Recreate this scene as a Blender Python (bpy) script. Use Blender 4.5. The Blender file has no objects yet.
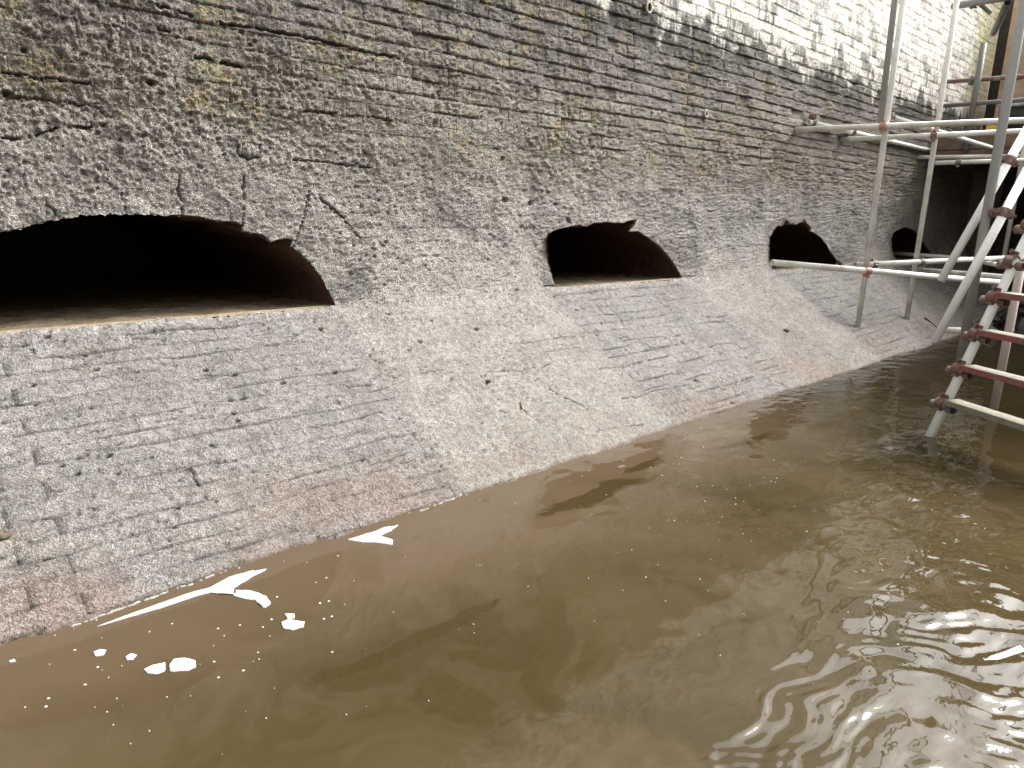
import bpy, math, random
import numpy as np
from mathutils import Vector, Matrix, Quaternion

# ------------------------------------------------------------------ camera, world, sun, exposure
S = bpy.context.scene
COL = S.collection
CAM_H = 1.15
YAW, PITCH, ROLL = math.radians(46.875), math.radians(13.754), math.radians(1.277)
F_PX = 700.0
_F = Vector((math.cos(PITCH)*math.cos(YAW), math.cos(PITCH)*math.sin(YAW), -math.sin(PITCH)))
_R0 = Vector((math.sin(YAW), -math.cos(YAW), 0)); _U0 = _R0.cross(_F)
_R = _R0*math.cos(ROLL) + _U0*math.sin(ROLL)
_U = -_R0*math.sin(ROLL) + _U0*math.cos(ROLL)
cam_d = bpy.data.cameras.new('camera'); cam = bpy.data.objects.new('camera', cam_d); COL.objects.link(cam)
m3 = Matrix((_R, _U, -_F)).transposed()
cam.matrix_world = Matrix.Translation((0, 0, CAM_H)) @ m3.to_4x4()
cam_d.sensor_width = 36; cam_d.lens = 36*F_PX/1024; cam_d.clip_start = .02; cam_d.clip_end = 600
S.camera = cam

world = bpy.data.worlds.new('World'); S.world = world; world.use_nodes = True
wn = world.node_tree; wn.nodes.clear()
sky = wn.nodes.new('ShaderNodeTexSky'); sky.sky_type = 'NISHITA'; sky.sun_disc = False
SUN_EL, SUN_AZ = math.radians(45), math.radians(-18)      # azimuth measured from +X towards +Y
sky.sun_elevation = SUN_EL; sky.sun_rotation = math.pi/2 - SUN_AZ
sky.air_density = 1.6; sky.dust_density = 6.0; sky.ozone_density = 1.0
hs = wn.nodes.new('ShaderNodeHueSaturation'); hs.inputs['Saturation'].default_value = .12
bg = wn.nodes.new('ShaderNodeBackground'); bg.inputs['Strength'].default_value = .15
wo = wn.nodes.new('ShaderNodeOutputWorld')
wn.links.new(sky.outputs[0], hs.inputs['Color']); wn.links.new(hs.outputs[0], bg.inputs[0]); wn.links.new(bg.outputs[0], wo.inputs[0])
sd = bpy.data.lights.new('sun', 'SUN'); sd.energy = 1.5; sd.angle = math.radians(30); sd.color = (1, .985, .965)
so = bpy.data.objects.new('sun', sd); COL.objects.link(so)
sdir = Vector((math.cos(SUN_EL)*math.cos(SUN_AZ), math.cos(SUN_EL)*math.sin(SUN_AZ), math.sin(SUN_EL)))
so.rotation_euler = (-sdir).to_track_quat('-Z', 'Y').to_euler(); so.location = (14, -4, 14)
S.view_settings.view_transform = 'Standard'; S.view_settings.look = 'None'
S.view_settings.exposure = 1.72; S.view_settings.gamma = 1.0
S.cycles.max_bounces = 8; S.cycles.diffuse_bounces = 4

# ------------------------------------------------------------------ pixel -> place helpers (a calibrated tape measure)
def ray(x, y): return _R*(x-512) + _U*(384-y) + _F*F_PX
CP = Vector((0, 0, CAM_H))
def at_depth(x, y, zc): return CP + ray(x, y)*(zc/F_PX)
def at_z(x, y, z):
    d = ray(x, y); return CP + d*((z-CAM_H)/d.z)
WY, SILL, FOOT = 3.2, .683, 2.12       # wall face, height of sills, where the batter meets the water
def at_wall(x, y):
    d = ray(x, y); return CP + d*(WY/d.y)
SL = math.hypot(WY-FOOT, SILL); CA, SA = (WY-FOOT)/SL, SILL/SL
def at_slope(x, y):
    d = ray(x, y); k0 = SILL/(WY-FOOT)
    k = (CAM_H + k0*FOOT)/(k0*d.y - d.z); return CP + d*k
def at_face(x, y):                      # (X, s) on the wall profile
    p = at_wall(x, y)
    if p.z >= SILL: return (p.x, p.z-SILL)
    p = at_slope(x, y); return (p.x, -(SILL-p.z)/SA)

# ------------------------------------------------------------------ numpy noise
_rs = np.random.RandomState(7)
_G = _rs.uniform(0, 2*np.pi, (256, 256)); _GX, _GY = np.cos(_G), np.sin(_G); _V = _rs.uniform(0, 1, (256, 256)); _V2 = _rs.uniform(0, 1, (256, 256))
def pn(x, y):
    xi = np.floor(x).astype(int); yi = np.floor(y).astype(int); fx = x-xi; fy = y-yi
    u = fx*fx*fx*(fx*(fx*6-15)+10); v = fy*fy*fy*(fy*(fy*6-15)+10)
    def g(a, b): i, j = (xi+a) & 255, (yi+b) & 255; return _GX[i, j]*(fx-a) + _GY[i, j]*(fy-b)
    return 1.5*((g(0, 0)*(1-u)+g(1, 0)*u)*(1-v) + (g(0, 1)*(1-u)+g(1, 1)*u)*v)
def fbm(x, y, o=4, seed=0, gain=.5):
    r = 0; a = 1; x = x+seed*17.31; y = y+seed*9.77
    for i in range(o): r = r+a*pn(x, y); x = x*2.03+11.1; y = y*2.03+5.3; a *= gain
    return r
def vor(x, y, seed=0):                  # distance to nearest random point, and a random value of that point
    x = x+seed*13.7; y = y+seed*7.9
    xi = np.floor(x).astype(int); yi = np.floor(y).astype(int); best = np.full(x.shape, 9.); bid = np.zeros(x.shape)
    for a in (-1, 0, 1):
        for b in (-1, 0, 1):
            i, j = (xi+a) & 255, (yi+b) & 255
            dx = xi+a+_V[i, j]-x; dy = yi+b+_V2[i, j]-y; d = np.hypot(dx, dy)
            m = d < best; best = np.where(m, d, best); bid = np.where(m, _V[j, i], bid)
    return best, bid
def ss(a, b, x): t = np.clip((x-a)/(b-a), 0, 1); return t*t*(3-2*t)
def seg_dist(X, Y, a, b):
    ax, ay = a; bx, by = b; dx, dy = bx-ax, by-ay; L = dx*dx+dy*dy+1e-12
    t = np.clip(((X-ax)*dx+(Y-ay)*dy)/L, 0, 1); return np.hypot(X-ax-t*dx, Y-ay-t*dy)
def poly_sd(X, Y, P):                   # signed distance to polygon, negative inside
    d = np.full(X.shape, 1e9); ins = np.zeros(X.shape, bool); n = len(P)
    for i in range(n):
        a, b = P[i], P[(i+1) % n]; d = np.minimum(d, seg_dist(X, Y, a, b))
        if a[1] != b[1]:
            c = ((a[1] > Y) != (b[1] > Y)) & (X < (b[0]-a[0])*(Y-a[1])/(b[1]-a[1])+a[0]); ins ^= c
    return np.where(ins, -d, d)

# ------------------------------------------------------------------ object helpers
def tag(o, label=None, cat=None, group=None, kind=None):
    for k, v in (('label', label), ('category', cat), ('group', group), ('kind', kind)):
        if v: o[k] = v
    return o
def empty(name, loc=(0, 0, 0)):
    o = bpy.data.objects.new(name, None); o.location = loc; o.empty_display_size = .1; COL.objects.link(o); return o
def np_mesh(name, V, Q, mat, attrs=None, smooth=True, T=None):
    me = bpy.data.meshes.new(name); nq = len(Q); nt = 0 if T is None else len(T)
    me.vertices.add(len(V)); me.vertices.foreach_set('co', np.asarray(V, np.float32).ravel())
    loops = np.asarray(Q, np.int32).ravel()
    starts = np.arange(nq, dtype=np.int32)*4
    if nt: loops = np.concatenate([loops, np.asarray(T, np.int32).ravel()]); starts = np.concatenate([starts, nq*4+np.arange(nt, dtype=np.int32)*3])
    me.loops.add(len(loops)); me.loops.foreach_set('vertex_index', loops)
    me.polygons.add(nq+nt); me.polygons.foreach_set('loop_start', starts)
    me.update(calc_edges=True)
    me.polygons.foreach_set('use_smooth', np.full(nq+nt, smooth))
    if attrs:
        for k, a in attrs.items():
            at = me.attributes.new(k, 'FLOAT', 'POINT'); at.data.foreach_set('value', np.asarray(a, np.float32))
    me.materials.append(mat); me.update(); return me
def link(me, name, parent=None, origin=None):
    o = bpy.data.objects.new(name, me); COL.objects.link(o)
    if origin is not None: me.transform(Matrix.Translation(-Vector(origin))); o.location = origin
    if parent:
        o.parent = parent; o.location = Vector(o.location)-Vector(parent.location)
    return o
class MB:
    def __init__(s): s.v = []; s.f = []
    def add(s, v, f):
        n = len(s.v); s.v += [tuple(p) for p in v]; s.f += [tuple(i+n for i in q) for q in f]
    def box(s, c, sx, sy, sz, rot=None):
        c = Vector(c); pts = []
        for k in (-1, 1):
            for a, b in ((-1, -1), (1, -1), (1, 1), (-1, 1)):
                p = Vector((a*sx/2, b*sy/2, k*sz/2)); pts.append(c+(rot @ p if rot else p))
        s.add(pts, [(3, 2, 1, 0), (4, 5, 6, 7), (0, 1, 5, 4), (1, 2, 6, 5), (2, 3, 7, 6), (3, 0, 4, 7)])
    def rings(s, rings, closed=False, cap=True):
        n = len(rings[0]); v = [p for r in rings for p in r]; f = []
        m = len(rings)
        for i in range(m if closed else m-1):
            j = (i+1) % m
            for k in range(n): f.append((i*n+k, i*n+(k+1) % n, j*n+(k+1) % n, j*n+k))
        if cap and not closed: f.append(tuple(range(n-1, -1, -1))); f.append(tuple((m-1)*n+k for k in range(n)))
        s.add(v, f)
    def cyl(s, a, b, r, n=14, r2=None):
        a, b = Vector(a), Vector(b); q = (b-a).to_track_quat('Z', 'Y'); R = []
        for p, rr in ((a, r), (b, r2 or r)): R.append([p+q @ Vector((rr*math.cos(t*2*math.pi/n), rr*math.sin(t*2*math.pi/n), 0)) for t in range(n)])
        s.rings(R)
    def pipe(s, a, b, r=.02415, w=.004, n=18, seg=1, bend=0):
        a, b = Vector(a), Vector(b); q = (b-a).to_track_quat('Z', 'Y'); R = []
        path = [(i/seg, r) for i in range(seg+1)]+[(1-i/seg, r-w) for i in range(seg+1)]
        for t, rr in path:
            p = a.lerp(b, t)+q @ Vector((bend*math.sin(t*math.pi), 0, 0)); R.append([p+q @ Vector((rr*math.cos(k*2*math.pi/n), rr*math.sin(k*2*math.pi/n), 0)) for k in range(n)])
        s.rings(R, closed=True)
    def build(s, name, mat, parent=None, smooth=False, origin=None):
        me = bpy.data.meshes.new(name); me.from_pydata(s.v, [], s.f); me.materials.append(mat)
        for p in me.polygons: p.use_smooth = smooth
        me.validate(); me.update()
        if origin is None and s.v:
            vs = np.array(s.v); origin = tuple((vs.min(0)+vs.max(0))/2)
        if smooth:
            sh = np.array([len(p.vertices) for p in me.polygons]) > 4
            for p, k in zip(me.polygons, sh):
                if k: p.use_smooth = False
        return link(me, name, parent, origin)

# ------------------------------------------------------------------ materials
class NT:
    def __init__(s, name):
        s.m = bpy.data.materials.new(name); s.m.use_nodes = True; s.t = s.m.node_tree; s.t.nodes.clear()
        s.out = s.n('ShaderNodeOutputMaterial'); s.b = s.n('ShaderNodeBsdfPrincipled'); s.l(s.b.outputs[0], s.out.inputs[0])
        s.geo = s.n('ShaderNodeNewGeometry'); s.pos = s.geo.outputs['Position']
    def n(s, t, **k):
        x = s.t.nodes.new(t)
        for a, b in k.items(): setattr(x, a, b)
        return x
    def l(s, a, b): s.t.links.new(a, b)
    def set(s, sock, v):
        if hasattr(v, 'links') or hasattr(v, 'is_linked'): s.l(v, sock)
        else: sock.default_value = v if not isinstance(v, tuple) or len(v) != 3 or sock.type == 'VECTOR' else (*v, 1)
    def math(s, op, a, b=0, c=None, clamp=False):
        x = s.n('ShaderNodeMath', operation=op, use_clamp=clamp); s.set(x.inputs[0], a); s.set(x.inputs[1], b)
        if c is not None: s.set(x.inputs[2], c)
        return x.outputs[0]
    def vscale(s, v, sc):
        x = s.n('ShaderNodeVectorMath', operation='MULTIPLY'); s.set(x.inputs[0], v); s.set(x.inputs[1], sc); return x.outputs[0]
    def vadd(s, v, sc):
        x = s.n('ShaderNodeVectorMath', operation='ADD'); s.set(x.inputs[0], v); s.set(x.inputs[1], sc); return x.outputs[0]
    def noise(s, scale, detail=4, rough=.55, vec=None, dist=0, col=False):
        x = s.n('ShaderNodeTexNoise'); s.l(vec if vec is not None else s.pos, x.inputs['Vector']); x.inputs['Scale'].default_value = scale
        x.inputs['Detail'].default_value = detail; x.inputs['Roughness'].default_value = rough; x.inputs['Distortion'].default_value = dist
        return x.outputs['Color' if col else 'Fac']
    def voro(s, scale, vec=None, feature='F1', out='Distance'):
        x = s.n('ShaderNodeTexVoronoi', feature=feature); s.l(vec if vec is not None else s.pos, x.inputs['Vector']); x.inputs['Scale'].default_value = scale
        return x.outputs[out]
    def step(s, v, a, b, lo=0., hi=1.):
        x = s.n('ShaderNodeMapRange', interpolation_type='SMOOTHSTEP'); s.set(x.inputs[0], v)
        x.inputs[1].default_value = a; x.inputs[2].default_value = b; x.inputs[3].default_value = lo; x.inputs[4].default_value = hi
        return x.outputs[0]
    def mix(s, f, a, b, mode='MIX'):
        x = s.n('ShaderNodeMix', data_type='RGBA', blend_type=mode); s.set(x.inputs[0], f); s.set(x.inputs[6], a); s.set(x.inputs[7], b); return x.outputs[2]
    def attr(s, name): x = s.n('ShaderNodeAttribute', attribute_name=name); return x.outputs['Fac']
    def xyz(s):
        x = s.n('ShaderNodeSeparateXYZ'); s.l(s.pos, x.inputs[0]); return x.outputs
    def bump(s, h, strength=.5, dist=.01, normal=None):
        x = s.n('ShaderNodeBump'); s.set(x.inputs['Height'], h); s.set(x.inputs['Strength'], strength); x.inputs['Distance'].default_value = dist
        if normal is not None: s.l(normal, x.inputs['Normal'])
        return x.outputs[0]
    def fin(s, color=None, rough=None, normal=None, metal=None, spec=None):
        if color is not None: s.set(s.b.inputs['Base Color'], color)
        if rough is not None: s.set(s.b.inputs['Roughness'], rough)
        if normal is not None: s.l(normal, s.b.inputs['Normal'])
        if metal is not None: s.set(s.b.inputs['Metallic'], metal)
        if spec is not None: s.set(s.b.inputs['Specular IOR Level'], spec)
        return s.m

def mat_masonry():
    t = NT('encrusted_brick'); x, y, z = t.xyz()
    ap = t.attr('apron'); jt = t.attr('joint'); tone = t.attr('tone'); wz = t.attr('white')
    n1 = t.noise(1.3, 4, .6); n2 = t.noise(7, 5, .6); n3 = t.noise(38, 5, .7); n4 = t.noise(150, 3, .75); n5 = t.noise(340, 2, .7)
    zz = t.math('ADD', z, t.math('ADD', t.math('MULTIPLY', t.math('SUBTRACT', n1, .5), .8), t.math('MULTIPLY', t.math('SUBTRACT', n2, .5), .45)))
    beige = t.mix(t.step(n2, .3, .7), (.47, .45, .415), (.35, .332, .305))
    c = t.mix(t.step(zz, 1.25, 1.75), beige, t.mix(n2, (.385, .35, .30), (.30, .272, .237)))
    c = t.mix(t.step(zz, 1.7, 2.1), c, t.mix(n2, (.275, .252, .226), (.21, .193, .175)))
    # green-black band below the tide mark
    c = t.mix(t.math('MULTIPLY', t.step(zz, 2.2, 2.45), .85), c, (.062, .066, .052))
    # ochre and rusty growth
    moss = t.math('MULTIPLY', t.step(t.noise(4.2, 5, .65, vec=t.vadd(t.pos, (3, 1, 7))), .50, .60), t.math('MULTIPLY', t.step(z, 1.25, 1.6), t.step(z, 2.7, 2.2)))
    moss = t.math('MULTIPLY', moss, t.step(n3, .42, .6))
    c = t.mix(t.math('MULTIPLY', moss, .8), c, (.33, .25, .10))
    # whitewashed upper brickwork
    wc = t.mix(t.step(n2, .35, .7), (.86, .84, .78), (.77, .75, .69))
    wc = t.mix(t.math('MULTIPLY', t.step(tone, .70, .95), .5), wc, (.36, .335, .31))
    wc = t.mix(t.math('MULTIPLY', t.step(t.noise(2.6, 4, .6, vec=t.vscale(t.pos, (1, 1, .6))), .5, .64), t.math('MULTIPLY', t.step(x, 10.2, 8.2), t.step(z, 2.7, 3.1))), wc, (.40, .39, .41))
    st = t.noise(9, 4, .6, vec=t.vscale(t.pos, (1.6, 1, .35)))
    wc = t.mix(t.math('MULTIPLY', t.step(t.math('ADD', st, t.math('MULTIPLY', t.math('SUBTRACT', tone, .5), .3)), .56, .62), t.step(z, 3.15, 2.7, 0, .9)), wc, (.20, .205, .175))
    wc = t.mix(t.math('MULTIPLY', t.step(x, 10.9, 11.4), .85), wc, t.mix(t.step(z, 2.4, 3.4), (.26, .19, .11), (.66, .62, .38)))
    c = t.mix(wz, c, wc)
    # slope: lavender-grey brick in the aprons, red brown towards the water
    lav = t.mix(t.step(t.noise(5, 4, .6), .4, .62), (.385, .372, .365), (.295, .287, .285))
    lav = t.mix(t.math('MULTIPLY', t.step(tone, .6, 1.), .12), lav, (.36, .30, .26))
    lav = t.mix(t.math('MULTIPLY', t.step(n2, .45, .65), .6), lav, (.37, .348, .325))
    c = t.mix(ap, c, lav)
    red = t.math('MULTIPLY', t.step(t.math('ADD', z, t.math('MULTIPLY', t.math('SUBTRACT', n2, .5), .35)), .26, .03), t.step(n1, .42, .62, .12, .8))
    c = t.mix(t.math('MULTIPLY', red, .75), c, t.mix(n3, (.37, .26, .20), (.27, .20, .16)))
    drip = t.math('MULTIPLY', t.math('MULTIPLY', t.step(t.noise(7, 4, .65, vec=t.vscale(t.pos, (2.2, .25, .25))), .54, .66), t.step(z, .42, .68)), t.step(z, .70, .66))
    c = t.mix(t.math('MULTIPLY', t.math('MULTIPLY', drip, ap), .5), c, (.30, .22, .155))
    rim = t.math('MULTIPLY', t.math('MULTIPLY', ap, t.step(t.math('ADD', z, t.math('MULTIPLY', t.math('SUBTRACT', n3, .5), .06)), .640, .672)), .45)
    c = t.mix(rim, c, (.60, .585, .555))
    # grain
    g = t.math('ADD', t.math('MULTIPLY', n4, .6), t.math('MULTIPLY', n5, .4))
    c = t.mix(t.step(z, .55, .8, .68, 1.), c, t.mix(1.0, c, t.mix(t.step(g, .38, .62), (.42, .40, .37), (1.46, 1.47, 1.48)), 'MULTIPLY'))
    c = t.mix(1.0, c, t.mix(t.step(n3, .33, .67), (.68, .65, .61), (1.25, 1.25, 1.24)), 'MULTIPLY')
    c = t.mix(t.math('MULTIPLY', jt, t.step(z, .5, 1.0, .9, .45)), c, t.mix(wz, (.06, .052, .043), (.12, .11, .095)))
    # wet dark line just above the water
    c = t.mix(t.step(t.math('ADD', z, t.math('MULTIPLY', n3, .02)), .024, .008, 0, .7), c, (.16, .11, .075))
    pb = t.voro(95, vec=t.vadd(t.pos, t.vscale(t.noise(30, 2, .5, col=True), (.03, .03, .03))))
    c = t.mix(1.0, c, t.mix(t.step(pb, .25, .75), (1.05, 1.05, 1.05), (.86, .85, .84)), 'MULTIPLY')
    h = t.math('ADD', t.math('MULTIPLY', n4, .9), t.math('ADD', t.math('MULTIPLY', n3, 1.0), t.math('ADD', t.math('MULTIPLY', n5, .5), t.math('MULTIPLY', pb, -.45))))
    nb = t.bump(h, t.step(z, 2.4, 2.8, 1.0, .5), .022)
    rg = t.step(z, .7, 1.5, .36, .75)
    return t.fin(c, rg, nb, spec=.5)
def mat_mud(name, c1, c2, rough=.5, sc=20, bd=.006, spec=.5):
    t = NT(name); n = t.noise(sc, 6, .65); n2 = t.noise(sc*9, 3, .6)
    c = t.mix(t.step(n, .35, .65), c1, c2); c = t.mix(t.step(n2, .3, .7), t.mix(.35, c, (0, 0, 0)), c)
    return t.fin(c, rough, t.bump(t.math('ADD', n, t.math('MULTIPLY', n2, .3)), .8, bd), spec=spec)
def mat_tube():
    t = NT('galvanised_steel'); n = t.noise(6, 5, .6); n2 = t.noise(60, 4, .7); n3 = t.noise(2.1, 3, .6, vec=t.vadd(t.pos, (5, 3, 1)))
    c = t.mix(t.step(n, .35, .65), (.74, .73, .67), (.60, .59, .54))
    c = t.mix(t.math('MULTIPLY', t.step(n2, .55, .72), .6), c, (.26, .22, .17))
    c = t.mix(t.math('MULTIPLY', t.step(n3, .56, .70), .55), c, (.36, .22, .16))
    return t.fin(c, t.step(n2, .3, .7, .38, .62), t.bump(n2, .25, .002), metal=.0)
def mat_paint(name, c1, c2, c3=(.20, .15, .1), th=.52):
    t = NT(name); n = t.noise(14, 5, .65); n2 = t.noise(70, 4, .7)
    c = t.mix(t.step(n, th, th+.12), t.mix(n2, c1, c2), c3)
    return t.fin(c, t.step(n2, .3, .7, .4, .7), t.bump(n2, .4, .003))
def mat_wood():
    t = NT('weathered_board'); v = t.vscale(t.pos, (10, 10, 60)); n = t.noise(3, 6, .7, vec=v); n2 = t.noise(25, 4, .7)
    c = t.mix(t.step(n, .3, .7), (.27, .245, .18), (.13, .115, .08)); c = t.mix(t.math('MULTIPLY', t.step(n2, .5, .65), .5), c, (.12, .11, .06))
    return t.fin(c, .7, t.bump(n, .5, .003))
def mat_water():
    t = NT('muddy_water'); x, y, z = t.xyz()
    warp = t.n('ShaderNodeTexNoise'); t.l(t.pos, warp.inputs['Vector']); warp.inputs['Scale'].default_value = 1.6; warp.inputs['Detail'].default_value = 4
    wv = t.vscale(t.vadd(warp.outputs['Color'], (-.5, -.5, -.5)), (1.1, 1.1, 0)); p = t.vadd(t.pos, wv)
    a = t.noise(1.1, 5, .5, vec=p); b = t.noise(2.6, 3, .5, vec=t.vadd(p, (4, 7, 0)), dist=.6); f = t.noise(26, 4, .7, vec=p)
    c = t.mix(t.step(a, .36, .62), (.036, .026, .010), (.053, .039, .018))
    c = t.mix(t.math('MULTIPLY', t.math('MULTIPLY', t.step(b, .50, .56), t.step(b, .70, .57)), .2), c, (.074, .055, .030))
    c = t.mix(t.math('MULTIPLY', t.step(f, .5, .75), .2), c, (.06, .046, .025))
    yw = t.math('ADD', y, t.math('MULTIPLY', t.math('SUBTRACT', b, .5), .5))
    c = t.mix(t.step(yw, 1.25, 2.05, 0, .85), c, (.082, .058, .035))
    c = t.mix(t.step(x, 3.2, 5.2, 0, .8), c, (.011, .008, .004))  # far water: dark reflection of the deck painted into the base colour
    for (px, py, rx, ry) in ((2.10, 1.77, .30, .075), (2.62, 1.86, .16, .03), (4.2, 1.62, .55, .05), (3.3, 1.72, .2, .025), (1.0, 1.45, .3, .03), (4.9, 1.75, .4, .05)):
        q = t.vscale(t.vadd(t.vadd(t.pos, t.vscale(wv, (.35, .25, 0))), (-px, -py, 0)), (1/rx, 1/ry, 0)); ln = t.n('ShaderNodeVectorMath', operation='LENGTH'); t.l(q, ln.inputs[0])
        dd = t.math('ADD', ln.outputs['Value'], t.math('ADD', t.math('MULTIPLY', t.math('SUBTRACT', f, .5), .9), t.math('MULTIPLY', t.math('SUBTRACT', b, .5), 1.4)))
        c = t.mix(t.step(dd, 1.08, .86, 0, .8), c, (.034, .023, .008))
    r1 = t.noise(8, 3, .5, vec=t.vscale(t.pos, (1, 1.5, 1)), dist=.4); r2 = t.noise(90, 2, .5)
    near = t.math('ADD', t.step(x, 2.2, 6.0, .04, .6), t.math('MULTIPLY', t.step(y, .9, .2, 0, .25), t.step(x, .8, 1.6)))
    nb = t.bump(r1, t.math('MULTIPLY', near, .8), .012); nb = t.bump(r2, t.math('MULTIPLY', near, .12), .003, nb)
    t.b.inputs['IOR'].default_value = 1.333
    return t.fin(c, .02, nb)
def mat_foam():
    t = NT('foam'); v = t.voro(260); n = t.step(t.noise(75, 4, .7), .36, .62, 1., 0.)
    return t.fin(t.mix(n, (.46, .46, .445), (.33, .32, .295)), .5, t.bump(v, .25, .0008))
def mat_brickwall(name, c1, c2, mortar, sc=1., wash=None):
    t = NT(name); x, y, z = t.xyz(); br = t.n('ShaderNodeTexBrick')
    cx = t.n('ShaderNodeCombineXYZ'); t.l(t.math('ADD', x, y), cx.inputs[0]); t.l(z, cx.inputs[1]); t.l(cx.outputs[0], br.inputs['Vector'])
    br.inputs['Scale'].default_value = sc; br.inputs['Brick Width'].default_value = .225; br.inputs['Row Height'].default_value = .075; br.inputs['Mortar Size'].default_value = .006
    br.inputs['Color1'].default_value = (*c1, 1); br.inputs['Color2'].default_value = (*c2, 1); br.inputs['Mortar'].default_value = (*mortar, 1)
    n = t.noise(3, 5, .6); n2 = t.noise(50, 4, .7); c = br.outputs[0]
    c = t.mix(t.step(n, .5, .75, 0, .6), c, (.10, .09, .075))
    if wash: c = t.mix(t.step(t.math('ADD', z, t.math('MULTIPLY', n, .8)), 2.5, 3.2), c, wash)
    return t.fin(c, .8, t.bump(t.math('ADD', t.math('MULTIPLY', br.outputs['Fac'], -1.), t.math('MULTIPLY', n2, .5)), .6, .006))
M_WALL = mat_masonry()
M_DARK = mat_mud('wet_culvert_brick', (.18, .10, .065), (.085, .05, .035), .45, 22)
M_SILT = mat_mud('silt_floor', (.34, .275, .19), (.26, .20, .135), .25, 9, .004)
M_TUBE = mat_tube()
M_RUST = mat_paint('rusty_coupler', (.19, .105, .08), (.10, .06, .05), (.30, .24, .20), .54)
M_PINK = mat_paint('pink_painted_coupler', (.50, .20, .18), (.38, .14, .13), (.36, .28, .22), .5)
M_RED = mat_paint('worn_red_paint', (.25, .075, .07), (.17, .055, .05), (.17, .13, .095), .50)
M_GREY = mat_paint('dull_grey_steel', (.17, .17, .155), (.11, .11, .10), (.2, .14, .1), .6)
M_WOOD = mat_wood()
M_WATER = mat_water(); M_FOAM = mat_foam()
M_HULL = mat_paint('dark_hull_paint', (.018, .022, .028), (.03, .035, .04), (.05, .05, .05), .65)
M_HULLT = mat_paint('pale_blue_trim', (.45, .52, .62), (.6, .66, .7), (.2, .22, .25), .6)
M_YEL = mat_paint('yellow_panel', (.75, .50, .06), (.62, .42, .04), (.4, .3, .1), .7)
M_FASCIA = mat_mud('brown_rusted_plank', (.21, .125, .08), (.125, .085, .06), .7, 7, .01)
M_ORANGE = mat_brickwall('orange_brick', (.52, .36, .25), (.42, .28, .19), (.42, .36, .29))
M_OPP = mat_brickwall('stained_brick', (.22, .19, .15), (.17, .15, .12), (.16, .15, .13), wash=(.58, .52, .38))
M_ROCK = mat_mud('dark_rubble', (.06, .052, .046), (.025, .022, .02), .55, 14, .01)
M_GROUND = mat_mud('gravelly_ground', (.16, .14, .11), (.10, .09, .07), .9, 2, .02)
M_BED = mat_mud('river_bed_mud', (.12, .085, .05), (.08, .055, .035), .7, 3, .02)

# ------------------------------------------------------------------ openings, cracks and pits on the face, from the survey
def wall_pts(L, ox=0, oy=0, sc=1.): return [(lambda p: (p.x, p.z-SILL))(at_wall(ox+a/sc, oy+b/sc)) for a, b in L]
op1 = wall_pts([(-75, 262), (-45, 247), (-20, 238), (0, 233), (20, 229), (50, 221), (80, 216), (110, 214), (150, 214.5), (185, 216), (200, 217), (217, 221.5), (235, 222), (243, 226), (241, 231), (262, 235), (271, 243), (280, 239), (293, 239), (290, 247), (298, 252), (310, 263), (323, 281), (333, 301)])
r0 = op1[-1][0]; l0 = -.02
op1 = [(l0, -.02), (l0+.03, .07), (l0+.09, .14)] + [p for p in op1 if p[0] > l0+.13] + [(r0+.005, -.02)]
op2 = wall_pts([(145, 515), (138, 490), (130, 465), (112, 380), (100, 300), (95, 250), (110, 205), (150, 182), (190, 172), (240, 160), (300, 150), (315, 158), (340, 162), (380, 140), (450, 133), (560, 140), (585, 128), (640, 120), (625, 155), (590, 190), (650, 190), (720, 235), (780, 280), (840, 350), (880, 410), (908, 460)], 530, 200, 6.02)
op3 = wall_pts([(85, 400), (75, 340), (60, 320), (60, 180), (85, 135), (110, 100), (140, 105), (165, 60), (185, 88), (225, 95), (260, 80), (290, 70), (300, 92), (322, 110), (320, 135), (355, 150), (390, 180), (450, 270), (490, 320), (520, 350), (550, 372)], 760, 210, 6.4)
op4 = wall_pts([(868, 320), (850, 270), (840, 240), (838, 190), (850, 150), (870, 130), (930, 108), (980, 128), (1010, 160), (1040, 200), (1075, 255), (1105, 300), (1120, 330)], 760, 210, 6.4)
def fixb(P): return [(P[0][0], -.02)]+P+[(P[-1][0], -.02)]
OPS = [op1, fixb(op2), fixb(op3), fixb(op4)]
print('openings', [(round(min(p[0] for p in P), 2), round(max(p[0] for p in P), 2), round(max(p[1] for p in P), 2)) for P in OPS])
APR = [(-.05, 1.735), (3.27, 4.83), (6.30, 7.96), (9.32, 10.96)]
def px_line(L, ox=0, oy=0, sc=1.): return [at_face(ox+a/sc, oy+b/sc) for a, b in L]
CR = []   # (polyline, half width m, depth m)
k = 2.56
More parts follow.
